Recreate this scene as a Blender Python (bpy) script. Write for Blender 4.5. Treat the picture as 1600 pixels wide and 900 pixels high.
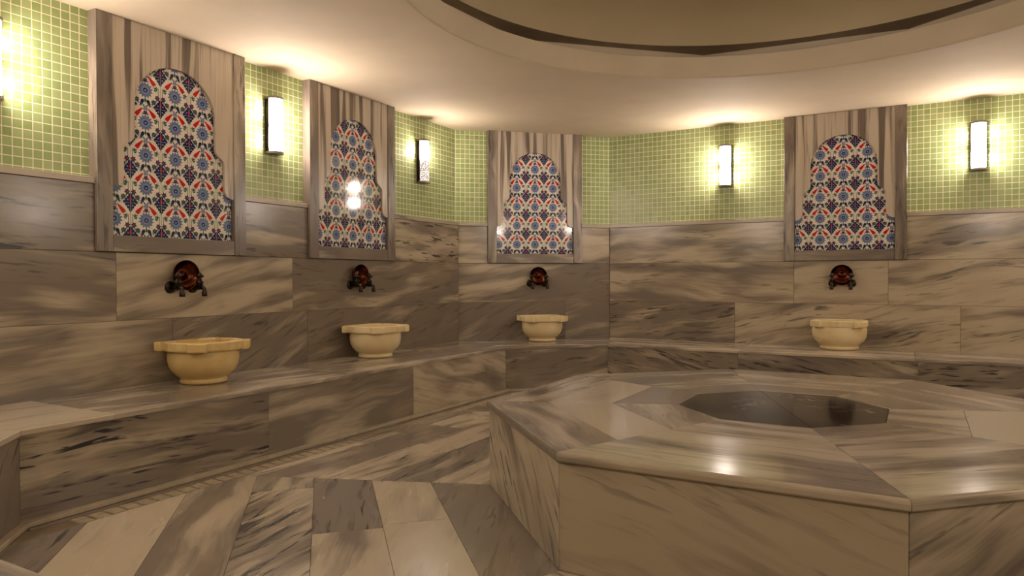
import bpy, bmesh, math, random
from mathutils import Vector, Matrix
import math as m_

# ------------------------------------------------------------------ camera / world / exposure
scene = bpy.context.scene
for o in list(bpy.data.objects):
    bpy.data.objects.remove(o, do_unlink=True)
COL = scene.collection

CAM_H, FPX, PITCH, ROLL = 0.96, 1097.7, 0.758, -0.1291
cam_d = bpy.data.cameras.new('camera'); cam = bpy.data.objects.new('camera', cam_d); COL.objects.link(cam)
cam_d.sensor_width = 36.0; cam_d.lens = FPX * 36.0 / 1600.0; cam_d.clip_start = 0.02; cam_d.clip_end = 100
_p, _r = math.radians(PITCH), math.radians(ROLL)
_fw = Vector((0, math.cos(_p), -math.sin(_p))); _up = Vector((0, math.sin(_p), math.cos(_p))); _rt = Vector((1, 0, 0))
_cr = _rt * math.cos(_r) + _up * math.sin(_r); _cu = -_rt * math.sin(_r) + _up * math.cos(_r)
_m = Matrix((( _cr.x, _cu.x, -_fw.x, 0), (_cr.y, _cu.y, -_fw.y, 0), (_cr.z, _cu.z, -_fw.z, CAM_H), (0, 0, 0, 1)))
cam.matrix_world = _m
scene.camera = cam

w = bpy.data.worlds.new('world'); scene.world = w; w.use_nodes = True
w.node_tree.nodes['Background'].inputs[0].default_value = (0.9, 0.75, 0.55, 1)
w.node_tree.nodes['Background'].inputs[1].default_value = 0.02
scene.view_settings.view_transform = 'Standard'
scene.view_settings.look = 'None'
scene.view_settings.gamma = 1.0
scene.view_settings.use_curve_mapping = False
scene.view_settings.exposure = 0.0
LAMP_STRENGTH = 410.0
LAMP_COLOR = (1.0, 0.845, 0.745)

# ------------------------------------------------------------------ plan of the room (metres, camera above the origin)
def V2(x, y): return Vector((x, y))
def az(a): a = math.radians(a); return Vector((math.sin(a), math.cos(a)))
def nrm(d): return Vector((d.y, -d.x))              # into the room
P1 = V2(-0.5309, 6.6144); P2 = V2(0.9714, 6.9868)
dA = az(29.5332); dC = az(119.2318); dB = (P2 - P1).normalized()
ZC, ZD, ZL, ZB = 2.3568, 1.4899, 1.457, 0.378         # ceiling, mosaic foot, ledge foot, bench top
DD, BD, PD = 0.0453, 0.7225, 0.035                    # dado thickness, bench depth, plinth
TP = 0.045
def isect(a, da, b, db):
    det = da.x * -db.y + db.x * da.y
    r = b - a
    k = (r.x * -db.y + db.x * r.y) / det
    return a + da * k
K0 = P1 - dA * 4.37
K1, K2 = P1, P2
K3 = P2 + dC * 4.2
K4 = K3 + az(164.3) * 1.55
K7 = P1 - dA * 5.485 + nrm(dA) * 1.10
KX = isect(K7, dC, K4, dA)
K6 = KX - dC * 1.10
K5 = KX + dA * 1.12
KS = [K0, K1, K2, K3, K4, K5, K6, K7]
WALLS = ['left', 'back', 'right', 'right_corner', 'near_right', 'near_corner', 'near', 'near_left']
DEPTH = [BD, BD, 0.7373, 0.73, 0.73, 0.73, BD, BD]
def edir(i): return (KS[(i + 1) % 8] - KS[i]).normalized()
def offc(i, offs):
    """corner i of the polygon whose edge j is moved inwards by offs[j]"""
    a, b = (i - 1) % 8, i % 8
    return isect(KS[a] + nrm(edir(a)) * offs[a], edir(a), KS[b] + nrm(edir(b)) * offs[b], edir(b))
class Frame:
    """X along the wall, Y up, N out of the wall into the room"""
    def __init__(s, o, X, N, Y=None):
        s.o = Vector((o[0], o[1], o[2] if len(o) > 2 else 0)); s.X = Vector((X[0], X[1], X[2] if len(X) > 2 else 0))
        s.N = Vector((N[0], N[1], N[2] if len(N) > 2 else 0)); s.Y = Vector((0, 0, 1)) if Y is None else Y
    def p(s, x, y, n=0.0): return s.o + s.X * x + s.Y * y + s.N * n
def wall_frame(i):
    """origins as measured: left wall from its far corner, others from their start"""
    d = edir(i)
    if i == 0: return Frame(P1, dA, nrm(dA))
    return Frame(KS[i], d, nrm(d))
FR = [wall_frame(i) for i in range(8)]

# ------------------------------------------------------------------ materials
def newmat(name):
    m = bpy.data.materials.new(name); m.use_nodes = True
    nt = m.node_tree; nt.nodes.clear()
    out = nt.nodes.new('ShaderNodeOutputMaterial')
    b = nt.nodes.new('ShaderNodeBsdfPrincipled'); nt.links.new(b.outputs[0], out.inputs[0])
    return m, nt, b, out
class NT:
    def __init__(s, nt): s.nt = nt
    def n(s, t, **k):
        x = s.nt.nodes.new(t)
        for a, v in k.items(): setattr(x, a, v)
        return x
    def link(s, a, b): s.nt.links.new(a, b)
    def setin(s, sock, v):
        if isinstance(v, bpy.types.NodeSocket): s.link(v, sock)
        else: sock.default_value = v
    def math(s, op, a, b=0.0, c=0.0, clamp=False):
        x = s.n('ShaderNodeMath', operation=op, use_clamp=clamp)
        s.setin(x.inputs[0], a); s.setin(x.inputs[1], b)
        if op in ('MULTIPLY_ADD', 'SMOOTH_MIN', 'SMOOTH_MAX', 'COMPARE'): s.setin(x.inputs[2], c)
        return x.outputs[0]
    def attr(s, name): return s.n('ShaderNodeAttribute', attribute_name=name)
    def comb(s, x, y, z):
        c = s.n('ShaderNodeCombineXYZ')
        for i, v in enumerate((x, y, z)): s.setin(c.inputs[i], v)
        return c.outputs[0]
    def noise(s, vec, scale, detail=3, rough=0.5, dist=0.0, out='Fac'):
        x = s.n('ShaderNodeTexNoise'); s.link(vec, x.inputs['Vector'])
        x.inputs['Scale'].default_value = scale; x.inputs['Detail'].default_value = detail
        x.inputs['Roughness'].default_value = rough; x.inputs['Distortion'].default_value = dist
        return x.outputs[out]
    def ramp(s, fac, a, b, inter='EASE'):
        x = s.n('ShaderNodeMapRange', interpolation_type='SMOOTHSTEP' if inter == 'EASE' else 'LINEAR')
        s.setin(x.inputs[0], fac); x.inputs[1].default_value = a; x.inputs[2].default_value = b
        return x.outputs[0]
    def mix(s, fac, a, b, blend='MIX'):
        x = s.n('ShaderNodeMix', data_type='RGBA', blend_type=blend)
        s.setin(x.inputs[0], fac)
        for sock, v in ((x.inputs[6], a), (x.inputs[7], b)):
            if isinstance(v, bpy.types.NodeSocket): s.link(v, sock)
            else: sock.default_value = (*v, 1)
        return x.outputs[2]
    def bump(s, h, strength, dist=0.002):
        x = s.n('ShaderNodeBump'); x.inputs['Strength'].default_value = strength; x.inputs['Distance'].default_value = dist
        s.link(h, x.inputs['Height']); return x.outputs[0]

def marble_mat(name, light=(0.47, 0.388, 0.276), mid=(0.195, 0.156, 0.119), dark=(0.050, 0.042, 0.040), rough=0.2, bump=0.0, us=1.0, vs=1.0, lo=0.35, hi=0.63):
    """grey-beige banded marble; veins run along the UV's u; seed, tone and vein come from each slab"""
    m, nt, b, out = newmat(name); N = NT(nt)
    uv = N.n('ShaderNodeUVMap', uv_map='marble'); sp = N.n('ShaderNodeSeparateXYZ'); N.link(uv.outputs[0], sp.inputs[0])
    u, v = N.math('MULTIPLY', sp.outputs[0], us), N.math('MULTIPLY', sp.outputs[1], vs)
    seed = N.attr('seed').outputs['Fac']; tone = N.attr('tone').outputs['Fac']; vein = N.attr('vein').outputs['Fac']
    z = N.math('MULTIPLY', seed, 7.31)
    base = N.comb(u, v, z)
    wob = N.noise(base, 1.3, 2, 0.5)
    vw = N.math('MULTIPLY_ADD', N.math('SUBTRACT', wob, 0.5), 0.16, v)
    n1 = N.noise(N.comb(N.math('MULTIPLY', u, 0.8), N.math('MULTIPLY', vw, 4.2), z), 2.0, 3, 0.42, 0.3)
    n2 = N.noise(N.comb(N.math('MULTIPLY', u, 1.6), N.math('MULTIPLY', vw, 17.0), N.math('ADD', z, 3.0)), 1.6, 4, 0.55, 0.25)
    n3 = N.noise(N.comb(N.math('MULTIPLY', u, 5.0), N.math('MULTIPLY', vw, 42.0), N.math('ADD', z, 9.0)), 1.1, 3, 0.5, 0.2)
    n4 = N.noise(N.comb(N.math('MULTIPLY', u, 1.2), N.math('MULTIPLY', v, 2.6), N.math('ADD', z, 17.0)), 1.5, 2, 0.5)
    n5 = N.noise(N.comb(N.math('MULTIPLY', u, 2.5), N.math('MULTIPLY', vw, 60.0), N.math('ADD', z, 23.0)), 1.0, 2, 0.5)
    # soft banding, shifted by the slab's tone
    t = N.math('ADD', n1, N.math('MULTIPLY', N.math('SUBTRACT', tone, 0.5), 0.85))
    t = N.math('ADD', t, N.math('MULTIPLY', N.math('SUBTRACT', n5, 0.5), 0.14))
    t = N.math('ADD', t, N.math('MULTIPLY', N.math('SUBTRACT', n2, 0.5), 0.16))
    c = N.mix(N.ramp(t, lo, hi), mid, light)
    c = N.mix(N.math('MULTIPLY', N.ramp(n4, 0.5, 0.75), 0.35), c, (0.36, 0.275, 0.17))       # warm clouds
    # grey streaks and black dashes gathered in flames
    st = N.math('MULTIPLY', N.ramp(n2, 0.53, 0.67), N.ramp(N.math('ADD', n4, N.math('MULTIPLY', vein, 0.30)), 0.44, 0.64))
    c = N.mix(N.math('MULTIPLY', st, N.math('MULTIPLY', N.math('ADD', vein, 0.15), 0.72, clamp=True), clamp=True), c, dark)
    n6 = N.noise(N.comb(N.math('MULTIPLY', u, 1.4), N.math('MULTIPLY', v, 5.5), N.math('ADD', z, 31.0)), 1.3, 2, 0.5)
    ds = N.math('MULTIPLY', N.ramp(n3, 0.57, 0.66), N.ramp(N.math('ADD', n6, N.math('MULTIPLY', vein, 0.16)), 0.52, 0.66))
    c = N.mix(N.math('MULTIPLY', ds, N.math('MULTIPLY', N.math('ADD', vein, 0.12), 1.1, clamp=True), clamp=True), c, (0.035, 0.03, 0.032))
    nt.links.new(c, b.inputs['Base Color'])
    rr = N.math('MULTIPLY_ADD', n1, 0.14, rough - 0.07)
    nt.links.new(rr, b.inputs['Roughness'])
    b.inputs['IOR'].default_value = 1.5
    if bump:
        nt.links.new(N.bump(N.noise(base, 6.0, 3, 0.6), bump, 0.004), b.inputs['Normal'])
    return m

M_WALL = marble_mat('polished_marble_cladding', rough=0.2)
M_SEAT = marble_mat('bench_marble', light=(0.50, 0.42, 0.315), mid=(0.23, 0.187, 0.148), rough=0.2, bump=0.25)
M_FLOOR = marble_mat('floor_marble', rough=0.27, bump=0.3)
M_PLAT = marble_mat('platform_marble', light=(0.45, 0.375, 0.28), mid=(0.19, 0.152, 0.12), rough=0.12, bump=0.0)
M_FRAME = marble_mat('panel_marble', light=(0.42, 0.345, 0.265), mid=(0.175, 0.138, 0.11), dark=(0.07, 0.055, 0.045), rough=0.25)
M_STRIPE = marble_mat('striped_panel_marble', light=(0.52, 0.435, 0.34), mid=(0.15, 0.115, 0.092), dark=(0.075, 0.056, 0.046), rough=0.25, us=0.35, vs=1.9, lo=0.44, hi=0.54)

def plain(name, col, rough=0.5, metal=0.0, noise=0.0, nscale=8.0, bump=0.0, spec=None):
    m, nt, b, out = newmat(name); N = NT(nt)
    b.inputs['Roughness'].default_value = rough; b.inputs['Metallic'].default_value = metal
    tc = N.n('ShaderNodeTexCoord').outputs['Object']
    n = N.noise(tc, nscale, 4, 0.55)
    c = N.mix(N.ramp(n, 0.3, 0.7), tuple(x * (1 - noise) for x in col), tuple(min(1, x * (1 + noise)) for x in col))
    nt.links.new(c, b.inputs['Base Color'])
    if bump: nt.links.new(N.bump(n, bump, 0.003), b.inputs['Normal'])
    return m
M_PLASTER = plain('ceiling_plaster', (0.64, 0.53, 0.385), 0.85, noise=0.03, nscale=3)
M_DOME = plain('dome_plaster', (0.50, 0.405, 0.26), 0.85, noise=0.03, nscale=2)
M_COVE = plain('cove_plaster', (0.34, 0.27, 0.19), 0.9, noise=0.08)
M_GROUT = plain('joint_grout', (0.20, 0.145, 0.09), 0.9, noise=0.1, nscale=20)
M_CORE = plain('dark_joint', (0.05, 0.04, 0.03), 0.9)
M_BRONZE = plain('aged_bronze', (0.040, 0.029, 0.022), 0.33, 1.0, noise=0.35, nscale=60)
M_COPPER = plain('tinned_copper', (0.085, 0.022, 0.011), 0.25, 1.0, noise=0.2, nscale=25)
M_STEEL = plain('brushed_bronze_cap', (0.24, 0.205, 0.18), 0.4, 0.85, noise=0.1)
M_EDGE = plain('pale_stone_edging', (0.42, 0.345, 0.24), 0.35, noise=0.1, nscale=14)

def basin_mat(name='cream_marble', ca=(0.68, 0.52, 0.26), cb_=(0.76, 0.63, 0.38)):
    m, nt, b, out = newmat(name); N = NT(nt)
    tc = N.n('ShaderNodeTexCoord').outputs['Object']
    mp = N.n('ShaderNodeMapping'); N.link(tc, mp.inputs[0]); mp.inputs['Scale'].default_value = (7, 7, 1.4)
    n = N.noise(mp.outputs[0], 1.3, 4, 0.6, 0.6)
    n2 = N.noise(tc, 7, 3, 0.5, 0.3)
    c = N.mix(N.ramp(n2, 0.3, 0.75), ca, cb_)
    c = N.mix(N.math('MULTIPLY', N.ramp(n, 0.64, 0.74), 0.55), c, (0.33, 0.17, 0.08))
    nt.links.new(c, b.inputs['Base Color']); b.inputs['Roughness'].default_value = 0.38
    b.inputs['Subsurface Weight'].default_value = 0.0
    return m
M_BASIN = basin_mat(); M_BASIN_H = basin_mat('honey_marble', (0.60, 0.41, 0.15), (0.68, 0.51, 0.23))

def black_marble():
    m, nt, b, out = newmat('black_marble'); N = NT(nt)
    tc = N.n('ShaderNodeTexCoord').outputs['Object']
    n = N.noise(tc, 4.0, 6, 0.65, 1.2); a = N.math('ABSOLUTE', N.math('SUBTRACT', n, 0.5))
    k = N.noise(tc, 2.2, 2, 0.5)
    f = N.math('MULTIPLY', N.ramp(a, 0.012, 0.0), N.ramp(k, 0.47, 0.6))
    c = N.mix(f, N.mix(N.noise(tc, 9, 3), (0.014, 0.011, 0.010), (0.036, 0.029, 0.024)), (0.42, 0.36, 0.28))
    nt.links.new(c, b.inputs['Base Color']); b.inputs['Roughness'].default_value = 0.08; b.inputs['IOR'].default_value = 1.2
    return m
M_BLACK = black_marble()

def mosaic_mat():
    m, nt, b, out = newmat('green_glass_mosaic'); N = NT(nt)
    uv = N.n('ShaderNodeUVMap', uv_map='marble'); sp = N.n('ShaderNodeSeparateXYZ'); N.link(uv.outputs[0], sp.inputs[0])
    U = N.math('DIVIDE', sp.outputs[0], TP); W = N.math('DIVIDE', sp.outputs[1], TP)
    fu, fv = N.math('FRACT', U), N.math('FRACT', W)
    eu = N.math('MINIMUM', fu, N.math('SUBTRACT', 1.0, fu)); ev = N.math('MINIMUM', fv, N.math('SUBTRACT', 1.0, fv))
    e = N.math('MINIMUM', eu, ev)
    tile = N.ramp(e, 0.035, 0.065)
    wn = N.n('ShaderNodeTexWhiteNoise', noise_dimensions='2D'); N.link(N.comb(N.math('FLOOR', U), N.math('FLOOR', W), 0.0), wn.inputs['Vector'])
    c = N.mix(wn.outputs['Value'], (0.245, 0.315, 0.10), (0.345, 0.405, 0.16))
    c = N.mix(N.math('MULTIPLY', N.noise(N.comb(U, W, 0.0), 2.2, 3), 0.30), c, (0.40, 0.45, 0.25))
    c = N.mix(tile, (0.78, 0.74, 0.54), c)
    nt.links.new(c, b.inputs['Base Color'])
    nt.links.new(N.math('MULTIPLY_ADD', tile, -0.45, 0.7), b.inputs['Roughness']); b.inputs['IOR'].default_value = 1.36
    nt.links.new(N.bump(N.ramp(e, 0.02, 0.09), 0.35, 0.0012), b.inputs['Normal'])
    return m
M_MOSAIC = mosaic_mat()

def diffuser_mat(name, lower=1.0):
    m, nt, b, out = newmat(name); N = NT(nt)
    tc = N.n('ShaderNodeTexCoord').outputs['Object']; sp = N.n('ShaderNodeSeparateXYZ'); N.link(tc, sp.inputs[0])
    z = sp.outputs[2]
    def g(c0, s):
        d = N.math('DIVIDE', N.math('SUBTRACT', z, c0), s)
        return N.math('POWER', 2.718, N.math('MULTIPLY', N.math('MULTIPLY', d, d), -1.0))
    s = N.math('ADD', N.math('MULTIPLY', g(0.278, 0.040), 1.0), N.math('MULTIPLY', g(0.092, 0.040), lower))
    s = N.math('ADD', s, 0.012 if lower > 0.5 else 0.0033)
    vo = N.n('ShaderNodeTexVoronoi', feature='DISTANCE_TO_EDGE'); N.link(tc, vo.inputs['Vector']); vo.inputs['Scale'].default_value = 62.0
    line = N.ramp(vo.outputs['Distance'], 0.04, 0.09)
    s = N.math('MULTIPLY', s, N.math('MULTIPLY_ADD', line, 0.96, 0.04))
    em = N.n('ShaderNodeEmission'); em.inputs[0].default_value = (*LAMP_COLOR, 1)
    nt.links.new(N.math('MULTIPLY', s, LAMP_STRENGTH), em.inputs[1])
    nt.links.new(em.outputs[0], out.inputs[0]); nt.nodes.remove(b)
    return m
M_GLOW = diffuser_mat('lit_crackle_glass'); M_GLOW_HALF = diffuser_mat('half_lit_crackle_glass', 0.0)

def glaze(name, col, rough=0.08):
    m, nt, b, out = newmat(name); N = NT(nt)
    tc = N.n('ShaderNodeTexCoord').outputs['Object']
    n = N.noise(tc, 45, 3, 0.5)
    c = N.mix(n, tuple(x * 0.8 for x in col), tuple(min(1, x * 1.2) for x in col))
    nt.links.new(c, b.inputs['Base Color']); b.inputs['Roughness'].default_value = rough; b.inputs['IOR'].default_value = 1.4
    nt.links.new(N.bump(N.noise(tc, 14, 2, 0.5), 0.08, 0.002), b.inputs['Normal'])
    return m
G_CREAM = glaze('cream_glaze', (0.74, 0.67, 0.57)); G_NAVY = glaze('navy_glaze', (0.012, 0.016, 0.085))
G_BLUE = glaze('blue_glaze', (0.14, 0.185, 0.33)); G_RED = glaze('red_glaze', (0.52, 0.012, 0.016))
G_GREEN = glaze('green_glaze', (0.02, 0.11, 0.095)); G_PALE = glaze('pale_blue_glaze', (0.28, 0.33, 0.48)); G_PURPLE = glaze('plum_glaze', (0.20, 0.05, 0.07))
G_GAP = glaze('tile_joint', (0.40, 0.34, 0.26), 0.6)
GLAZES = [G_CREAM, G_NAVY, G_BLUE, G_RED, G_GREEN, G_PALE, G_PURPLE, G_GAP]

# ------------------------------------------------------------------ mesh collector
class MB:
    def __init__(s): s.v = []; s.f = []; s.mi = []; s.uv = []; s.at = []; s.smooth = []
    def face(s, pts, mat=0, uvs=None, at=(0, 0.5, 0.3), smooth=False):
        b = len(s.v); s.v += [tuple(p) for p in pts]; s.f.append(list(range(b, b + len(pts)))); s.mi.append(mat)
        s.uv += list(uvs) if uvs else [(0, 0)] * len(pts); s.at.append(at); s.smooth.append(smooth)
    def grid(s, rows, mat=0, closed=False, smooth=True, at=(0, 0.5, 0.3)):
        """rows of equal length joined by quads sharing vertices"""
        b = len(s.v); n = len(rows[0])
        for r in rows: s.v += [tuple(p) for p in r]
        for i in range(len(rows) - 1):
            for j in range(n if closed else n - 1):
                k = (j + 1) % n
                s.f.append([b + i * n + j, b + i * n + k, b + (i + 1) * n + k, b + (i + 1) * n + j])
                s.mi.append(mat); s.uv += [(0, 0)] * 4; s.at.append(at); s.smooth.append(smooth)
    def box(s, fr, x0, x1, y0, y1, n0, n1, mat=0, at=(0, .5, .3)):
        P = [fr.p(x, y, n) for n in (n0, n1) for y in (y0, y1) for x in (x0, x1)]
        for q in ((4, 5, 7, 6), (1, 0, 2, 3), (0, 4, 6, 2), (5, 1, 3, 7), (6, 7, 3, 2), (0, 1, 5, 4)):
            pts = [P[i] for i in q]
            s.face(pts, mat, [((p - fr.o).dot(fr.X) + (p - fr.o).dot(fr.N), (p - fr.o).dot(fr.Y) + (p - fr.o).dot(fr.N)) for p in pts], at)
    def slab(s, fr, poly, n0, n1, style, mat=0, gap=0.0012, bev=0.0):
        """one stone slab: poly in (x, y) of the frame, from depth n0 to n1; style = (tone, vein, angle, seed)"""
        tone, vein, ang, seed = style
        A = sum(poly[i][0] * poly[(i + 1) % len(poly)][1] - poly[(i + 1) % len(poly)][0] * poly[i][1] for i in range(len(poly)))
        if abs(A) < 1e-5: return
        if A < 0: poly = poly[::-1]
        def inset(pl, g):
            r = []
            L = len(pl)
            for i in range(L):
                a, b, c = Vector(pl[i - 1]), Vector(pl[i]), Vector(pl[(i + 1) % L])
                d1, d2 = (b - a), (c - b)
                if d1.length < 1e-6 or d2.length < 1e-6: r.append(tuple(b)); continue
                d1.normalize(); d2.normalize()
                n1_, n2_ = Vector((-d1.y, d1.x)), Vector((-d2.y, d2.x))
                h = n1_ + n2_
                if h.length < 1e-6: r.append(tuple(b)); continue
                h /= max(0.25, h.length_squared / 2)
                r.append(tuple(b + h * g))
            return r
        pl = inset(poly, gap); c, sn = math.cos(ang), math.sin(ang)
        pf = inset(poly, gap + bev) if bev else pl
        def uv(x, y, n=0): x += n; y += n * .7; return (c * x + sn * y + seed * 3.7, -sn * x + c * y + seed * 1.9)
        at = (seed, tone, vein)
        s.face([fr.p(x, y, n1) for x, y in pf], mat, [uv(x, y) for x, y in pf], at)
        L = len(pl); nb = n1 - bev
        for i in range(L):
            a, b = pl[i], pl[(i + 1) % L]
            s.face([fr.p(*a, n0), fr.p(*b, n0), fr.p(*b, nb), fr.p(*a, nb)], mat, [uv(*a, n0 - n1), uv(*b, n0 - n1), uv(*b), uv(*a)], at)
            if bev:
                a2, b2 = pf[i], pf[(i + 1) % L]
                s.face([fr.p(*a, nb), fr.p(*b, nb), fr.p(*b2, n1), fr.p(*a2, n1)], mat, [uv(*a), uv(*b), uv(*b2), uv(*a2)], at)
    def build(s, name, mats, parent=None, kind=None):
        me = bpy.data.meshes.new(name); me.from_pydata(s.v, [], s.f)
        for m in (mats if isinstance(mats, (list, tuple)) else [mats]): me.materials.append(m)
        me.polygons.foreach_set('material_index', s.mi); me.polygons.foreach_set('use_smooth', s.smooth)
        uvl = me.uv_layers.new(name='marble')
        uvl.data.foreach_set('uv', [c for p in s.uv for c in p])
        for k, nm in enumerate(('seed', 'tone', 'vein')):
            a = me.attributes.new(nm, 'FLOAT', 'FACE'); a.data.foreach_set('value', [float(x[k]) for x in s.at])
        me.validate(); me.update()
        o = bpy.data.objects.new(name, me); COL.objects.link(o)
        if parent: o.parent = parent
        if kind: o['kind'] = kind
        return o
def empty(name, loc, X=None, label=None, cat=None, group=None):
    o = bpy.data.objects.new(name, None); COL.objects.link(o); o.empty_display_size = 0.05
    o.location = (loc[0], loc[1], loc[2])
    if X is not None: o.rotation_euler = (0, 0, math.atan2(X[1], X[0]))
    tag(o, label, cat, group); return o
def tag(o, label, cat, group=None):
    if label: o['label'] = label
    if cat: o['category'] = cat
    if group: o['group'] = group
LF = Frame((0, 0, 0), (1, 0, 0), (0, 0, 1), Vector((0, 1, 0)))     # flat frame: n = height
# local wall frame used inside things whose Empty has X along the wall: inward normal is -Y
WF = Frame((0, 0, 0), (1, 0, 0), (0, -1, 0))
_seed = [100.0]
def ns(): _seed[0] += 1.0; return _seed[0]
rnd = random.Random(7)
def clip(poly, a, b, c):
    """keep a*x+b*y>=c"""
    r = []
    for i in range(len(poly)):
        p, q = poly[i], poly[(i + 1) % len(poly)]
        fp, fq = a * p[0] + b * p[1] - c, a * q[0] + b * q[1] - c
        if fp >= 0: r.append(p)
        if (fp > 0) != (fq > 0) and abs(fp - fq) > 1e-12:
            t = fp / (fp - fq); r.append((p[0] + t * (q[0] - p[0]), p[1] + t * (q[1] - p[1])))
    return r

# ------------------------------------------------------------------ walls
ROWS = [(ZB - 0.03, 0.739), (0.739, 1.106), (1.106, ZL)]
PW = 0.4675                                            # half width of a tiled panel
PANELS = {0: [-2.921, -1.44], 1: [0.766], 2: [2.107]}
R_ = math.radians
DADO = {
 0: [[(-4.37, -2.95, (.42, .12, R_(4), 1)), (-2.95, -1.914, (.30, .45, R_(24), 2)), (-1.914, 0, (.26, .35, R_(12), 3))],
     [(-4.37, -3.277, (.38, .35, R_(-6), 4)), (-3.277, -2.047, (.52, .12, R_(14), 5)), (-2.047, 0, (.36, .25, R_(5), 6))],
     [(-4.37, -3.3885, (.32, .75, R_(-3), 7)), (-2.4535, -1.9075, (.36, .6, R_(-5), 8)), (-.9725, 0, (.45, .7, R_(-3), 9))]],
 1: [[(0, 1.067, (.24, .4, R_(22), 10)), (1.067, 1.6, (.38, .1, R_(10), 11))],
     [(0, 1.6, (.42, .3, R_(10), 12))],
     [(0, .2985, (.5, .08, R_(0), 13)), (1.2335, 1.6, (.5, .1, R_(0), 14))]],
 2: [[(0, 1.22, (.36, .55, R_(8), 15)), (1.22, 2.946, (.58, .5, R_(11), 16)), (2.946, 4.2, (.54, .3, R_(13), 17))],
     [(0, 1.72, (.52, .28, R_(-4), 18)), (1.72, 2.444, (.6, .25, R_(9), 19)), (2.444, 4.2, (.58, .3, R_(9), 20))],
     [(0, 1.6395, (.52, .3, R_(2), 21)), (2.5745, 4.2, (.58, .5, R_(11), 22))]],
}
tc_ = math.tan(R_(22.5))
DOOR = (2.05, 3.15)                                    # doorway in the near wall (measured from its left end)
def wall(i):
    fr = FR[i]; L = (KS[(i + 1) % 8] - KS[i]).length
    a0, a1 = (-L, 0.0) if i == 0 else (0.0, L)
    up = MB()
    if i == 6:
        d0, d1 = L - DOOR[1], L - DOOR[0]
        segs = [(a0, d0, 0, ZC), (d1, a1, 0, ZC), (d0, d1, 2.05, ZC)]
    else:
        segs = [(a0, a1, 0, ZC)]
    # rows of glass mosaic are counted down from the ceiling, columns from the measured phases
    ph = {0: -3.7919, 1: 0.0478, 2: 2.6448}.get(i, 0)
    for x0, x1, y0, y1 in segs:
        q = [(x0, y0), (x1, y0), (x1, y1), (x0, y1)]
        up.face([fr.p(x, y, 0) for x, y in q], 0, [(x - ph + 9, y - ZC + .040 + 90 * TP) for x, y in q])
    up.build('wall_' + WALLS[i], M_MOSAIC, kind='structure')
    d = MB()
    def put(x0, x1, row, st):
        y0, y1 = ROWS[row]
        lo = a0 + DD * tc_; hi = a1 - DD * tc_
        x0, x1 = max(x0, lo), min(x1, hi)
        if x1 - x0 < 0.01: return
        d.slab(fr, [(x0, y0), (x1, y0), (x1, y1), (x0, y1)], 0.002, DD, st, bev=0.0012)
    if i in DADO:
        for row, sl in enumerate(DADO[i]):
            for x0, x1, st in sl: put(x0, x1, row, st)
    else:
        for row in range(3):
            x = a0
            while x < a1 - 0.05:
                x2 = min(a1, x + rnd.uniform(.9, 1.6))
                if a1 - x2 < .25: x2 = a1
                pieces = [(x, x2)]
                if i == 6:
                    pieces = [(max(x, s0), min(x2, s1)) for s0, s1 in ((a0, d0), (d1, a1)) if min(x2, s1) - max(x, s0) > .02]
                for s0, s1 in pieces: put(s0, s1, row, (rnd.uniform(.3, .6), rnd.uniform(.1, .5), R_(rnd.uniform(-6, 14)), ns()))
                x = x2
    # grout bed behind the joints
    spans = [(a0, a1)] if i != 6 else [(a0, d0), (d1, a1)]
    for s0, s1 in spans:
        d.face([fr.p(x, y, DD - 0.003) for x, y in ((s0, ROWS[0][0]), (s1, ROWS[0][0]), (s1, 1.106), (s0, 1.106))], 1)
    d.build('wall_' + WALLS[i] + '_cladding', [M_WALL, M_GROUT], kind='structure')
    # stone ledge that closes the cladding, broken by the tiled panels
    cuts = sorted((c - PW, c + PW) for c in PANELS.get(i, [])); t = MB(); x = a0 + .02
    stops = cuts + ([(d0, d1)] if i == 6 else []) + [(a1 - .02, None)]
    for c0, c1 in stops:
        e = .008
        t.slab(fr, [(x, ZL + .0005), (c0, ZL + .0005), (c0, ZD), (x, ZD)], 0.001, DD + 0.009, (.66, .25, 0, ns()), gap=0, bev=.002)
        if c1 is None: break
        x = c1
    t.build('trim_%d' % (i + 1), M_FRAME, kind='structure')
for i in range(8): wall(i)

# the entrance passage the photographer stands in
fr6 = FR[6]; L6 = (KS[7] - KS[6]).length; q0, q1 = L6 - DOOR[1], L6 - DOOR[0]
pm = MB()
for a, b in (((q0, 0), (q0, -1.6)), ((q0, -1.6), (q1, -1.6)), ((q1, -1.6), (q1, 0))):
    pm.face([fr6.p(a[0], 0, a[1]), fr6.p(b[0], 0, b[1]), fr6.p(b[0], 2.05, b[1]), fr6.p(a[0], 2.05, a[1])])
pm.face([fr6.p(q0, 2.05, 0), fr6.p(q1, 2.05, 0), fr6.p(q1, 2.05, -1.6), fr6.p(q0, 2.05, -1.6)])
pm.build('wall_entrance', M_PLASTER, kind='structure')
pf_ = MB(); pf_.slab(Frame((*fr6.o[:2], 0), fr6.X, (0, 0, 1), fr6.N), [(q0, -1.6), (q1, -1.6), (q1, 0.05), (q0, 0.05)], -.02, -.005, (.5, .2, 0, 5), gap=0)
pf_.build('floor_entrance', M_FLOOR, kind='structure')

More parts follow.
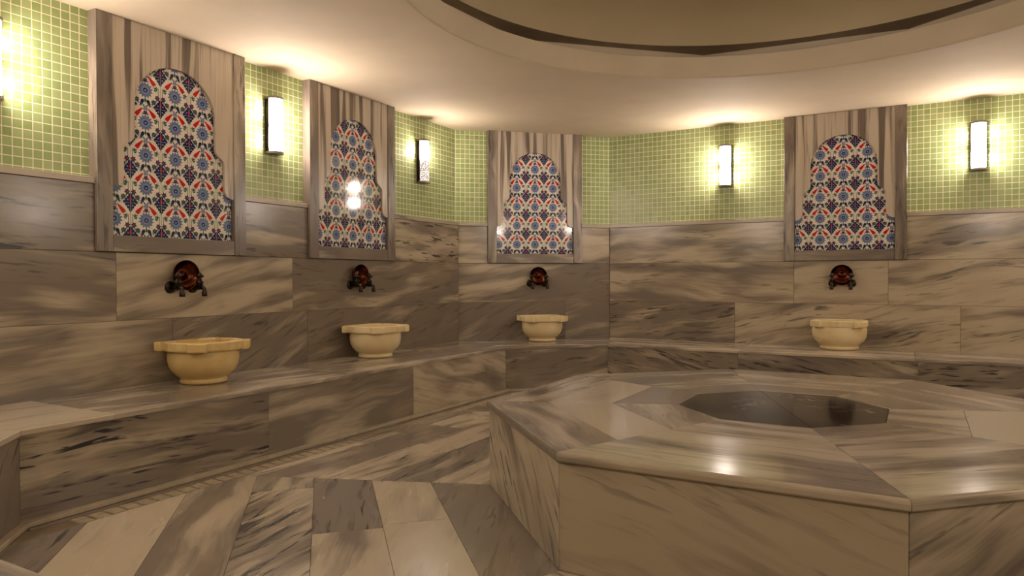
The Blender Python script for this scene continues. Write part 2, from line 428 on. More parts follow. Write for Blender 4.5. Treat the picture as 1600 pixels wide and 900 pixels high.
# ------------------------------------------------------------------ ceiling with round drum, cove and dome
DC = Vector((1.213, 3.135)); RO = 1.782
def ray_poly(c, d, poly):
    best = 1e9
    for i in range(len(poly)):
        a, b = poly[i], poly[(i + 1) % len(poly)]; e = b - a
        det = d.x * -e.y + e.x * d.y
        if abs(det) < 1e-9: continue
        r = a - c; k = (r.x * -e.y + e.x * r.y) / det; t = (d.x * r.y - d.y * r.x) / det
        if k > 0 and -1e-6 <= t <= 1 + 1e-6: best = min(best, k)
    return best
NS = 144
angs = [2 * math.pi * k / NS for k in range(NS)] + [math.atan2((k - DC).y, (k - DC).x) % (2 * math.pi) for k in KS]
angs = sorted(set(round(a, 6) for a in angs))
cm = MB(); outer = []; rings = {k: [] for k in range(6)}
for a in angs:
    d = Vector((math.cos(a), math.sin(a))); R = ray_poly(DC, d, KS)
    outer.append((*(DC + d * R), ZC))
    for k, (r, z) in enumerate(((RO + .012, ZC), (RO + .004, ZC + .0035), (RO, ZC + .012), (RO, ZC + .145), (RO + .012, ZC + .15), (RO + .40, ZC + .155))):
        rings[k].append((*(DC + d * r), z))
cm.grid([outer, rings[0]], closed=True, smooth=False)
cm.grid([rings[0], rings[1], rings[2]], closed=True)
cm.grid([rings[2], rings[3]], closed=True)
cm.grid([rings[3], rings[4], rings[5]], closed=True, smooth=False)
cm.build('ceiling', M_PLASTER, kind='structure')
# dome shell hanging a hand's breadth above the drum
dm = MB(); rows = []
for k in range(13):
    t = k / 12 * math.pi / 2; r = 1.82 * math.cos(t); z = ZC + .235 + 0.62 * math.sin(t)
    rows.append([(DC.x + max(r, .01) * math.cos(2 * math.pi * j / 96), DC.y + max(r, .01) * math.sin(2 * math.pi * j / 96), z) for j in range(96)])
dm.grid(rows, closed=True)
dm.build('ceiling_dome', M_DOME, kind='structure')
cv = MB(); R8 = 2.04; a8 = [math.radians(90 - 5.5 + 40.3 * k) for k in range(9)]
# soffit of the recess and its many-sided back wall
poly9 = [DC + Vector((math.cos(a), math.sin(a))) * R8 for a in a8]
i_, o_ = [], []
for k in range(180):
    a = 2 * math.pi * k / 180; d = Vector((math.cos(a), math.sin(a)))
    i_.append((*(DC + d * 1.82), ZC + .235)); o_.append((*(DC + d * ray_poly(DC, d, poly9)), ZC + .235))
cv.grid([i_, o_], closed=True, smooth=False)
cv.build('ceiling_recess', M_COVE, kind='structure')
cw = MB()
for k in range(9):
    a, b = poly9[k], poly9[(k + 1) % 9]
    cw.face([(*a, ZC + .15), (*b, ZC + .15), (*b, ZC + .235), (*a, ZC + .235)])
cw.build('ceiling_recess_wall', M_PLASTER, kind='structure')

# ------------------------------------------------------------------ platform geometry constants
PC = Vector((1.1907, 3.0945)); PR, PI_, PM, PROT, PZ = 1.3238, 0.4459, 0.745, -7.5235, 0.3921
def pv(k, r): a = math.radians(PROT + 45 * k); return PC + Vector((math.cos(a), math.sin(a))) * r

# ------------------------------------------------------------------ floor: eight sectors of slabs laid parallel to the platform's sides
fl = MB()
cen = [DC + (c - DC) * 1.02 for c in KS]
fl.face([(*c, -0.004) for c in reversed(cen)], 1)
RHO = [1.16, 1.47, 1.735, 2.0, 2.27, 2.55, 2.86, 3.12, 3.45, 3.8, 4.2]
# hand-set looks of the slabs in view: (sector, row) -> list of (joint after which it starts, style)
FLOOR_LOOK = {
 (4, 0): [(None, (.30, .30, R_(20)))],
 (4, 1): [(None, (.66, .15, R_(10))), (-.09, (.74, .05, R_(20)))],
 (4, 2): [(None, (.22, .7, R_(2))), (-.055, (.52, .15, R_(12)))],
 (4, 3): [(None, (.45, .5, R_(2))), (-.667, (.46, 1.25, R_(34)))],
 (4, 4): [(None, (.44, .15, R_(0)))],
 (4, 5): [(None, (.80, .05, R_(6)))],
 (4, 6): [(None, (.10, .6, R_(2)))],
 (3, 0): [(None, (.45, .5, R_(4))), (-.15, (.62, .45, R_(-6)))],
 (3, 1): [(None, (.25, .8, R_(-4))), (-.25, (.34, .8, R_(-6)))],
 (3, 2): [(None, (.48, .4, R_(4))), (.0, (.60, .8, R_(0)))],
 (3, 3): [(None, (.55, .4, R_(4))), (-.45, (.28, .2, R_(2)))],
}
def floor_sector(k):
    """edge k..k+1 of the platform; local x along the edge from corner k, y = distance from the centre"""
    am = math.radians(PROT + 45 * k + 22.5); n = Vector((math.cos(am), math.sin(am))); t = Vector((-n.y, n.x))
    fr = Frame((PC.x, PC.y, 0), (t.x, t.y, 0), (0, 0, 1), Vector((n.x, n.y, 0)))
    tn = math.tan(R_(22.5))
    for r in range(len(RHO) - 1):
        y0, y1 = RHO[r], RHO[r + 1]
        poly = [(-y0 * tn, y0), (y0 * tn, y0), (y1 * tn, y1), (-y1 * tn, y1)]
        look = FLOOR_LOOK.get((k, r))
        if look:
            xs = [-9] + [l[0] for l in look[1:]] + [9]; st = [l[1] for l in look]
        else:
            W2 = y1 * tn; xs = [-9] + ([rnd.uniform(-W2 * .5, W2 * .5)] if y1 > 1.4 else []) + [9]
            st = [(rnd.uniform(.25, .65), rnd.uniform(.1, .6), R_(rnd.uniform(-8, 30))) for _ in xs[1:]]
        for j in range(len(xs) - 1):
            q = clip(clip(poly, 1, 0, xs[j]), -1, 0, -xs[j + 1])
            if len(q) < 3: continue
            # keep clear of the drain along the left bench and inside the room
            def wclip(q, wi, off):
                N_ = nrm(edir(wi)); o = KS[wi]
                a = t.dot(N_); b = n.dot(N_); c = off - (PC - o).dot(N_)
                return clip(q, a, b, c)
            for wi in range(8):
                if len(q) >= 3: q = wclip(q, wi, 0.895 if wi == 0 else 0.60)
            if len(q) < 3: continue
            s_ = st[j]
            fl.slab(fr, q, -0.004, 0.0, (s_[0], s_[1], s_[2], 200 + k * 11 + r + j * 37), gap=.0010)
# in the platform's own numbering the sector that faces the near-left corner lists its joints from the left-wall side
for k in range(8): floor_sector(k)
fl.build('floor', [M_FLOOR, M_GROUT], kind='structure')

# ------------------------------------------------------------------ bench running round the room
bench = empty('marble_bench', (K1.x, K1.y, 0), None, 'grey veined marble seating bench running along the walls under the basins', 'bench')
def binv(o): o.matrix_parent_inverse = bench.matrix_basis.inverted(); return o
OFFB = DEPTH; OFFS = [DD] * 8
def bench_run(i):
    fr = Frame(KS[i], edir(i), nrm(edir(i))); o0 = KS[i]; X = edir(i); N_ = nrm(X)
    L = (KS[(i + 1) % 8] - KS[i]).length
    def loc(p): return ((p - o0).dot(X), (p - o0).dot(N_))
    over = [x + .008 for x in OFFB]
    a, b = loc(offc(i, OFFS)), loc(offc(i + 1, OFFS)); c, d = loc(offc(i + 1, over)), loc(offc(i, over))
    top = [a, b, c, d]
    f0, f1 = loc(offc(i, OFFB)), loc(offc(i + 1, OFFB))
    pl = [x + PD for x in OFFB]; g0, g1 = loc(offc(i, pl)), loc(offc(i + 1, pl))
    hf = Frame((o0.x, o0.y, 0), (X.x, X.y, 0), (0, 0, 1), Vector((N_.x, N_.y, 0)))
    jt = {0: [4.37 - 3.70, 4.37 - 2.2, 4.37 - .9], 2: [1.39, 2.63]}.get(i, [])
    jf = {0: [4.37 - 2.857, 4.37 - 1.591], 2: [1.389, 2.65]}.get(i, [1.3, 2.6] if L > 2 else [])
    lt = {0: [(.72, .08, .05), (.42, .4, .1), (.45, .3, .1), (.4, .3, .05)], 1: [(.42, .35, .05)], 2: [(.5, .2, .02), (.55, .15, .03), (.42, .25, .02)], 7: [(.62, .15, 0)]}.get(i)
    lf = {0: [(.42, .8, -.02), (.48, .2, .05), (.54, .3, -.25)], 1: [(.42, .45, .14)], 2: [(.32, .95, -.22), (.36, .95, -.2), (.34, .8, .16)], 7: [(.15, .4, .9)]}.get(i)
    gaps = [(L - DOOR[1], L - DOOR[0])] if i == 6 else []
    keep = [(-9, 99)] if not gaps else [(-9, gaps[0][0]), (gaps[0][1], 99)]
    def cutx(poly, xs):
        xs = [-9] + xs + [99]
        for k in range(len(xs) - 1):
            yield k, clip(clip(poly, 1, 0, xs[k]), -1, 0, -xs[k + 1])
    for u0, u1 in keep:
        st = MB(); fp = MB(); pn = MB()
        for k, q in cutx(clip(clip(top, 1, 0, u0), -1, 0, -u1), jt):
            if len(q) >= 3:
                s_ = lt[min(k, len(lt) - 1)] if lt else (rnd.uniform(.35, .6), .3, .05)
                st.slab(hf, q, ZB - .022, ZB, (*s_, 400 + i * 7 + k), gap=.0008, bev=.003)
        fx0, fx1 = max(f0[0], u0), min(f1[0], u1)
        if fx1 <= fx0: continue
        vf = Frame((o0.x, o0.y, 0), (X.x, X.y, 0), (N_.x, N_.y, 0))
        for k, q in cutx([(fx0, .0), (fx1, .0), (fx1, ZB - .0225), (fx0, ZB - .0225)], jf):
            if len(q) >= 3:
                s_ = lf[min(k, len(lf) - 1)] if lf else (rnd.uniform(.2, .45), .5, rnd.uniform(-.2, .2))
                fp.slab(vf, q, DEPTH[i] - .02, DEPTH[i], (*s_, 500 + i * 7 + k), gap=.0008)
        fp.face([vf.p(x, y, DEPTH[i] - .003) for x, y in ((fx0, 0), (fx1, 0), (fx1, ZB - .025), (fx0, ZB - .025))], 1)
        if gaps:                                           # end of the bench at the doorway
            xe = u1 if u1 < 50 else u0
            fp.face([vf.p(xe, 0, DD), vf.p(xe, 0, DEPTH[i]), vf.p(xe, ZB - .0225, DEPTH[i]), vf.p(xe, ZB - .0225, DD)], 0, [(0, 0), (.6, 0), (.6, .35), (0, .35)], (7, .4, .3))
        q = clip(clip([f0, f1, g1, g0], 1, 0, u0), -1, 0, -u1)
        if len(q) >= 3: pn.slab(hf, q, 0.0005, 0.017, (.55, .15, .02, 600 + i), gap=0, bev=.002)
        binv(st.build('seat', M_SEAT, bench)); binv(fp.build('front_panel', [M_WALL, M_GROUT], bench)); binv(pn.build('plinth', M_EDGE, bench))
for i in range(8): bench_run(i)
bpy.context.view_layer.update()

# ------------------------------------------------------------------ slotted drain between the left bench and the floor slabs
X0 = P1 + nrm(dA) * (BD + PD)
dr = empty('floor_drain', (X0.x - dA.x * 3.95, X0.y - dA.y * 3.95, 0), dA, 'narrow slotted stone drain channel in the floor along the left bench', 'drain')
g = MB(); W_ = 0.895 - BD - PD
g.box(WF, -.12, 3.7, -.03, -.016, 0, W_, 0); g.build('channel', M_CORE, dr)
g = MB(); g.slab(WF_ := Frame((0, 0, 0), (1, 0, 0), (0, 0, 1), Vector((0, -1, 0))), [(-.12, .002), (3.7, .002), (3.7, .036), (-.12, .036)], -.016, -.001, (.12, .4, 0, 71), gap=0, bev=.001)
g.slab(WF_, [(-.12, .130), (3.7, .126), (3.7, W_ - .001), (-.12, W_ - .001)], -.0085, 0, (.3, .4, 0, 72), gap=0)
g.build('border_strip', M_FLOOR, dr)
tl = MB(); x = 0.02
while x < 3.66:
    tl.slab(WF_, [(x, .042), (x + .053, .042), (x + .053, .122), (x, .122)], -.016, -.001, (.62, .1, 0, 73), gap=0, bev=.003); x += .067
tl.build('grating', M_FLOOR, dr)

# ------------------------------------------------------------------ octagonal platform
plat = empty('heated_platform', (PC.x, PC.y, 0), None, 'large octagonal marble platform with black centre slab in the middle of the floor', 'platform')
def ploc(v, z): return (v.x - PC.x, v.y - PC.y, z)
LOOK_SIDE = {4: (.64, .6, -.72), 5: (.70, .18, -.28), 6: (.42, .3, .4), 3: (.4, .3, 0)}
LOOK_OUT = {4: (.42, .3, 0.0), 5: (.50, .35, 0.02), 6: (.48, .35, .03), 7: (.55, .12, 0), 3: (.46, .12, 0), 2: (.42, .45, 0), 1: (.48, .3, 0), 0: (.45, .3, 0)}
LOOK_IN = {4: (.56, .2, .35), 5: (.58, .25, 0), 6: (.45, .45, 0), 7: (.62, .3, 1.57), 3: (.25, .5, 0), 2: (.36, .4, 0), 1: (.42, .4, 0), 0: (.5, .2, 0)}
Fp = Frame((0, 0, 0), (1, 0, 0), (0, 0, 1), Vector((0, 1, 0)))
for k in range(8):
    am = math.radians(PROT + 45 * k + 22.5); n = Vector((math.cos(am), math.sin(am), 0)); t = Vector((-n.y, n.x, 0)); tn = math.tan(R_(22.5)); cs = math.cos(R_(22.5))
    hf = Frame((0, 0, 0), t, (0, 0, 1), n)
    ro, rm, ri = PR * cs, PM * cs, PI_ * cs
    def trap(y0, y1): return [(-y0 * tn, y0), (y0 * tn, y0), (y1 * tn, y1), (-y1 * tn, y1)]
    # outer slab with a rolled nosing
    s_ = LOOK_OUT[k]; o = MB(); split = k in (4, 7, 3)
    yi = (1.035 * cs) if split else rm
    seed = 700 + k; TH = .031
    prof = [(-.016, -TH), (-.004, -TH), (0, -TH + .005), (0, -.012), (-.0025, -.006), (-.007, -.0018), (-.014, 0)]
    def UV(x, y): c_, q_ = math.cos(s_[2]), math.sin(s_[2]); return (c_ * x + q_ * y + seed * 3.7, -q_ * x + c_ * y + seed * 1.9)
    gp = .0008
    rows = [(ro + a, PZ + b) for a, b in prof]
    for (ya, za), (yb, zb) in zip(rows[:-1], rows[1:]):
        q = [(-ya * tn + gp, ya, za), (ya * tn - gp, ya, za), (yb * tn - gp, yb, zb), (-yb * tn + gp, yb, zb)]
        o.face([hf.p(*v_) for v_ in q][::-1], 0, [UV(v_[0], v_[1] - v_[2]) for v_ in q][::-1], (seed, s_[0], s_[1]), smooth=True)
    yo = ro - .014
    q = [(-yi * tn + gp, yi + gp), (yi * tn - gp, yi + gp), (yo * tn - gp, yo), (-yo * tn + gp, yo)]
    o.face([hf.p(*v_, PZ) for v_ in q][::-1], 0, [UV(*v_) for v_ in q][::-1], (seed, s_[0], s_[1]))
    o.face([hf.p(v_[0], v_[1], PZ - TH) for v_ in q], 0, [UV(*v_) for v_ in q], (seed, s_[0], s_[1]))
    ob = o.build('edge_slab', M_PLAT, plat)
    if split:
        o = MB(); o.slab(hf, trap(rm, yi), PZ - TH, PZ, ({4: 1.0, 7: .95, 3: .9}[k], .0, .3, 760 + k), gap=.0008); o.build('middle_slab', M_PLAT, plat)
    o = MB(); o.slab(hf, trap(ri, rm), PZ - TH, PZ, (*LOOK_IN[k], 720 + k), gap=.0008); o.build('inner_slab', M_PLAT, plat)
    # side panel
    sf = Frame((n.x * (ro - .014), n.y * (ro - .014), 0), t, n); hw = (ro - .014) * tn
    o = MB(); o.slab(sf, [(-hw, 0.0), (hw, 0.0), (hw, PZ - TH - .0005), (-hw, PZ - TH - .0005)], -.02, 0, (*LOOK_SIDE.get(k, (.45, .3, 0)), 740 + k), gap=.0015, bev=.001)
    o.build('side_panel', M_WALL, plat)
for ks in ((2, 3, 4, 5, 6), (6, 7, 8, 9, 10)):
    o = MB(); o.slab(Fp, [ploc(pv(k, PI_), 0)[:2] for k in ks], PZ - .031, PZ, (.1, .1, 0, 3), gap=.0011); o.build('centre_slab', M_BLACK, plat)['label'] = 'half of the black marble centre with thin white veins'
o = MB(); r_ = PR - .025
for k in range(8):
    a, b = ploc(pv(k, r_), 0), ploc(pv(k + 1, r_), 0)
    o.face([a, b, (b[0], b[1], PZ - .034), (a[0], a[1], PZ - .034)])
o.face([ploc(pv(k, r_), PZ - .034) for k in range(8)]); o.build('core', M_GROUT, plat)

# ------------------------------------------------------------------ tiled wall panels
def ell(cx, cy, rx, ry, n=14, rot=0.0):
    c, s = math.cos(rot), math.sin(rot)
    return [(cx + c * rx * math.cos(2 * math.pi * k / n) - s * ry * math.sin(2 * math.pi * k / n), cy + s * rx * math.cos(2 * math.pi * k / n) + c * ry * math.sin(2 * math.pi * k / n)) for k in range(n)]
def star(cx, cy, ro, ri, n, ph=0.0, sx=1.0):
    return [(cx + sx * (ro if k % 2 == 0 else ri) * math.sin(math.pi * k / n + ph), cy + (ro if k % 2 == 0 else ri) * math.cos(math.pi * k / n + ph)) for k in range(2 * n)]
def leaf(x0, y0, x1, y1, wd, n=5, bias=0.5):
    d = Vector((x1 - x0, y1 - y0)); p = Vector((-d.y, d.x)).normalized(); L = []
    for k in range(n + 1):
        t = k / n; L.append((t, wd * math.sin(math.pi * t ** bias) ** 0.8 if 0 < t < 1 else 0))
    a = [(x0 + d.x * t + p.x * w_, y0 + d.y * t + p.y * w_) for t, w_ in L]; b = [(x0 + d.x * t - p.x * w_, y0 + d.y * t - p.y * w_) for t, w_ in L[1:-1]]
    return a + b[::-1]
def stroke(pts, wd):
    """polyline as quads"""
    out = []
    for a, b in zip(pts[:-1], pts[1:]):
        d = Vector((b[0] - a[0], b[1] - a[1])); 
        if d.length < 1e-6: continue
        d.normalize(); p = Vector((-d.y, d.x)) * wd; e = d * wd * .6
        out.append([(a[0] - e.x + p.x, a[1] - e.y + p.y), (a[0] - e.x - p.x, a[1] - e.y - p.y), (b[0] + e.x - p.x, b[1] + e.y - p.y), (b[0] + e.x + p.x, b[1] + e.y + p.y)])
    return out
def motif():
    """one repeat of the flower pattern in cell units, rosette at 0,0, medallion at .5,.5 : list of (layer, glaze index, polygon)"""
    F = []
    CREAM, NAVY, BLUE, RED, GREEN, PALE, PLUM = range(7)
    def mir(layer, g, poly):
        F.append((layer, g, poly)); F.append((layer, g, [(-x, y) for x, y in poly][::-1]))
    # stems
    for st in ([(0, -.24), (.03, -.33), (.10, -.42), (.2, -.47)], [(.435, .14), (.43, .0), (.435, -.08), (.42, -.16)], [(.38, .02), (.31, .08), (.29, .14)],
               [(.02, -.30), (.12, -.44), (.28, -.36), (.38, -.24)], [(.44, -.2), (.37, -.3), (.30, -.33), (.22, -.45)], [(.0, .3), (.06, .42), (.11, .41)]):
        for q in stroke(st, .009): mir(1, GREEN, q)
    # rosette
    F.append((2, NAVY, star(0, 0, .262, .185, 14)))
    F.append((3, BLUE, star(0, 0, .250, .180, 14)))
    F.append((4, PALE, star(0, 0, .135, .10, 14, .11)))
    F.append((5, BLUE, star(0, 0, .108, .085, 14, .11)))
    F.append((6, NAVY, ell(0, 0, .068, .068))); F.append((7, PALE, ell(0, -.005, .03, .03)))
    F.append((2, GREEN, leaf(0, -.24, 0, -.40, .03)))
    # buds above it
    F.append((2, NAVY, ell(0, .31, .068, .06))); F.append((3, PLUM, ell(0, .325, .045, .032)))
    F.append((2, BLUE, star(0, .455, .075, .055, 9))); F.append((3, PALE, ell(0, .455, .03, .03)))
    mir(2, NAVY, leaf(.05, .24, .12, .30, .018)); mir(2, NAVY, leaf(.03, .50, .10, .575, .02))
    # tulips
    mir(2, GREEN, leaf(.40, .06, .30, .15, .03, 5))
    T_, B_ = Vector((.095, .445)), Vector((.325, .185)); ax = (B_ - T_); nx = Vector((-ax.y, ax.x)).normalized()
    pr = [(0, .004), (.12, .022), (.3, .036), (.5, .052), (.7, .066), (.88, .064), (.98, .045)]
    up_ = [T_ + ax * t + nx * w_ for t, w_ in pr]; dn_ = [T_ + ax * t - nx * w_ for t, w_ in pr]
    mir(3, RED, [tuple(v) for v in up_] + [tuple(T_ + ax * .93)] + [tuple(v) for v in dn_[::-1]])
    mir(4, NAVY, [(.385, .19), (.38, .15), (.335, .115), (.28, .115), (.33, .14), (.362, .17)])
    # small paired flowers and leaves
    mir(2, NAVY, star(.40, -.17, .10, .06, 6, .3)); mir(3, PLUM, ell(.40, -.17, .045, .04)); mir(4, NAVY, ell(.40, -.165, .012, .012))
    mir(2, NAVY, star(.275, -.325, .095, .06, 7)); mir(3, GREEN, ell(.275, -.325, .06, .055)); mir(4, PLUM, ell(.275, -.325, .026, .026))
    mir(2, NAVY, leaf(.065, -.27, .17, -.52, .055)); mir(3, GREEN, leaf(.10, -.38, .16, -.48, .012))
    mir(2, GREEN, leaf(.36, .02, .28, .07, .025)); mir(2, GREEN, leaf(.42, .14, .33, .09, .02))
    # medallion
    half = [(0, .325), (.03, .27), (.075, .255), (.068, .20), (.115, .195), (.118, .145), (.165, .135), (.175, .08), (.215, .065), (.245, .01), (.20, -.03), (.165, -.035), (.165, -.095), (.115, -.10), (.112, -.165), (.065, -.175), (.055, -.235), (.025, -.25), (0, -.325)]
    med = half + [(-x, y) for x, y in half[1:-1]][::-1]
    F.append((2, NAVY, [(x + .5, y + .5) for x, y in med]))
    for sx in (-1, 1):
        F.append((3, PALE, ell(.5 + sx * .085, .5 + .09, .022, .022)));
        F.append((3, PALE, ell(.5 + sx * .07, .5 - .085, .02, .03))); F.append((3, PALE, ell(.5 + sx * .13, .5 + .0, .03, .012)))
    F.append((4, GREEN, leaf(.5, .22, .5, .74, .028, 6))); F.append((5, RED, ell(.5, .61, .036, .075))); F.append((5, PLUM, ell(.5, .40, .032, .045)))
    return F
CELL = 0.18
def arch_half():
    """right-hand outline of the opening from the foot up to the crown"""
    hw = PW - .0855
    pts = [(hw, 0.089), (hw, .345), (hw - .02, .347), (hw - .045, .358), (.322, .385), (.317, .405), (.317, .556), (.315, .566), (.30, .582), (.275, .598), (.258, .618), (.2545, .635), (.2545, .80)]
    for k in range(1, 17):
        a = math.pi / 2 * k / 16; pts.append((.2545 * math.cos(a), .80 + .2545 * math.sin(a) ** 1.0))
    return pts
PH = ZC - 1.108                                      # height of a panel
def make_panel(seed):
    root = empty('tiled_wall_panel', (0, 0, 0), None)
    th = .070
    for sx in (-1, 1):
        j = MB(); x0, x1 = (-PW, -PW + .085) if sx < 0 else (PW - .085, PW)
        j.slab(WF, [(x0, 0), (x1, 0), (x1, PH), (x0, PH)], .0, th, (.36, .55, R_(91), seed + sx), gap=.0003, bev=.002); j.build('jamb', M_FRAME, root)
    j = MB(); j.slab(WF, [(-PW + .0855, .0), (PW - .0855, 0), (PW - .0855, .0885), (-PW + .0855, .0885)], 0, th - .004, (.36, .4, 0, seed + 3), gap=.0003, bev=.002); j.build('sill', M_FRAME, root)
    # marble surround with the stepped arch cut out; left and right halves meet above the crown
    s = MB(); H = arch_half(); f0, f1 = .042, .060
    hw = PW - .0855; c_, q_ = math.cos(R_(90)), math.sin(R_(90)); at = (seed + 5, .55, .35)
    full = H + [(-x, y) for x, y in H[:-1]][::-1]
    def uv(x, y): return (y + seed * 3.7, -x + seed * 1.9)
    def q(pts, n): s.face([WF.p(x, y, n) for x, y in pts], 0, [uv(x, y) for x, y in pts], at)
    for sx in (1, -1):
        for (ax, ay), (bx, by) in zip(H[:-1], H[1:]):
            if abs(ay - by) < 1e-6 and abs(ax - bx) < 1e-6: continue
            pts = [(sx * ax, ay), (sx * hw, ay), (sx * hw, by), (sx * bx, by)]
            if abs(ax - hw) < 1e-6 and abs(bx - hw) < 1e-6: continue
            q(pts if sx > 0 else pts[::-1], f1)
            rim = [WF.p(sx * ax, ay, f1), WF.p(sx * bx, by, f1), WF.p(sx * bx, by, f0), WF.p(sx * ax, ay, f0)]
            s.face(rim if sx > 0 else rim[::-1], 0, [uv(ax, ay), uv(bx, by), uv(bx, by), uv(ax, ay)], at)
    yt = H[-1][1]
    q([(-hw, yt), (hw, yt), (hw, PH - .001), (-hw, PH - .001)], f1)
    s.build('arch_surround', M_STRIPE, root)
    # painted tiles behind the opening
    t = MB(); X1, Y0, Y1 = PW - .088, .084, PH - .14
    t.box(WF, -X1, X1, Y0, Y1, .03, .0385, 0)
    F = motif(); y_r = 0.179
    for i in range(-3, 4):
        for j in range(-1, 7):
            for layer, g_, poly in F:
                pp = [(x * CELL + i * CELL, y * CELL + j * CELL + y_r) for x, y in poly]
                for a, b, c in ((1, 0, -X1), (-1, 0, -X1), (0, 1, Y0 + .002), (0, -1, -Y1)):
                    if len(pp) > 2 and any(a * x_ + b * y_ < c for x_, y_ in pp):
                        pp = clip(pp, a, b, c)
                if len(pp) > 2: t.face([WF.p(x, y, .0385 + .00022 * layer) for x, y in pp], g_)
    for i in range(-3, 4):                             # joints between the square tiles
        x = (i + .5) * CELL
        if abs(x) < X1: t.box(WF, x - .0006, x + .0006, Y0, Y1, .0384, .0406, 7)
    for j in range(0, 7):
        y = y_r + (j - .5) * CELL
        if Y0 < y < Y1: t.box(WF, -X1, X1, y - .0006, y + .0006, .0384, .0406, 7)
    t.build('painted_tiles', GLAZES, root)['label'] = 'white tiles painted with blue rosettes, navy medallions and red tulips'
    return root
def copy_tree(o, parent=None):
    c = o.copy(); COL.objects.link(c); c.parent = parent
    for ch in list(o.children): copy_tree(ch, c)
    return c
def at_wall(o, wi, s, z, n=0.0):
    p = FR[wi].p(s, z, n); X = FR[wi].X
    o.location = p; o.rotation_euler = (0, 0, math.atan2(X.y, X.x))
panel_spots = [(0, -2.921, 'tall blue and red floral tile panel in marble frame, nearest on the left wall'),
               (0, -1.44, 'floral tile panel in marble frame on the left wall, between two lamps'),
               (1, .766, 'floral tile panel in striped marble frame on the short back corner wall'),
               (2, 2.107, 'floral tile panel in marble frame on the right wall between two lit lamps')]
pproto = None
for k, (wi, s, lab) in enumerate(panel_spots):
    pn_ = make_panel(800 + 13 * k)                    # each frame has its own veining
    if pproto: 
        for ch in list(pn_.children):
            if ch.name.startswith('painted_tiles'): ch.data = [c for c in pproto.children if c.name.startswith('painted_tiles')][0].data
    else: pproto = pn_
    at_wall(pn_, wi, s, 1.108, .0008); tag(pn_, lab, 'wall panel', 'floral tile panels on the walls')

# ------------------------------------------------------------------ wall lamps
def make_lamp(glow):
    root = empty('wall_lamp', (0, 0, 0)); H = .372; hw = .050
    b = MB(); b.box(WF, -hw, hw, 0, H, .0, .010)
    for sx in (-1, 1): b.box(WF, sx * hw - .0015, sx * hw + .0015, .0, H, .0, .034)
    b.build('back_plate', M_BRONZE, root)
    def dshape(e, n0):
        pts = [(-hw - e, n0)]
        for k in range(17):
            a = math.pi - math.pi * k / 16; pts.append(((hw + e) * math.cos(a), .034 + (.052 + e) * math.sin(a)))
        return pts + [(hw + e, n0)]
    for y0, y1 in ((-.002, .012), (H - .012, H + .002)):
        c = MB(); P = dshape(.006, .0)
        c.face([WF.p(x, y1, n) for x, n in P]); c.face([WF.p(x, y0, n) for x, n in P][::-1])
        for i in range(len(P)):
            a, b_ = P[i], P[(i + 1) % len(P)]
            c.face([WF.p(a[0], y0, a[1]), WF.p(b_[0], y0, b_[1]), WF.p(b_[0], y1, b_[1]), WF.p(a[0], y1, a[1])])
        c.build('end_cap', M_STEEL, root)
    d = MB(); P = dshape(-.001, .034)[1:-1]
    d.grid([[WF.p(x, y, n) for x, n in P] for y in (.0125, H - .0125)][::1])
    d.build('diffuser', glow, root)
    return root
lamp = make_lamp(M_GLOW); lamp_half = make_lamp(M_GLOW_HALF)
lamp_half_used = False
lamp_spots = [(0, -3.858, 'lit half-round wall lamp cut off by the left edge of the photo'),
              (0, -2.187, 'lit half-round wall lamp on the left wall between the two tile panels'),
              (0, -.545, 'half-round wall lamp with dark lower half and crackle pattern, by the far left corner'),
              (2, 1.132, 'lit half-round wall lamp on the right wall, left of its tile panel'),
              (2, 3.058, 'lit half-round wall lamp on the right wall, right of its tile panel')]
L4 = (KS[5] - KS[4]).length; L6_ = (KS[7] - KS[6]).length
lamp_added = [(4, L4 * .12), (4, L4 * .5), (4, L4 * .88), (6, L6_ * .10), (6, L6_ * .90)]  # unseen lamps added behind the camera so the room is lit from all sides
first = True
for wi, s, lab in lamp_spots:
    if 'dark lower' in lab: o = lamp_half
    elif first: o = lamp; first = False
    else: o = copy_tree(lamp)
    at_wall(o, wi, s, 1.795, .0015); tag(o, lab, 'lamp', 'half-round wall lamps')
for wi, s in lamp_added:
    o = copy_tree(lamp); at_wall(o, wi, s, 1.795, .0015); tag(o, 'added half-round wall lamp, unseen behind the viewer, lighting the room from that side', 'lamp', 'added wall lamps behind the viewer')

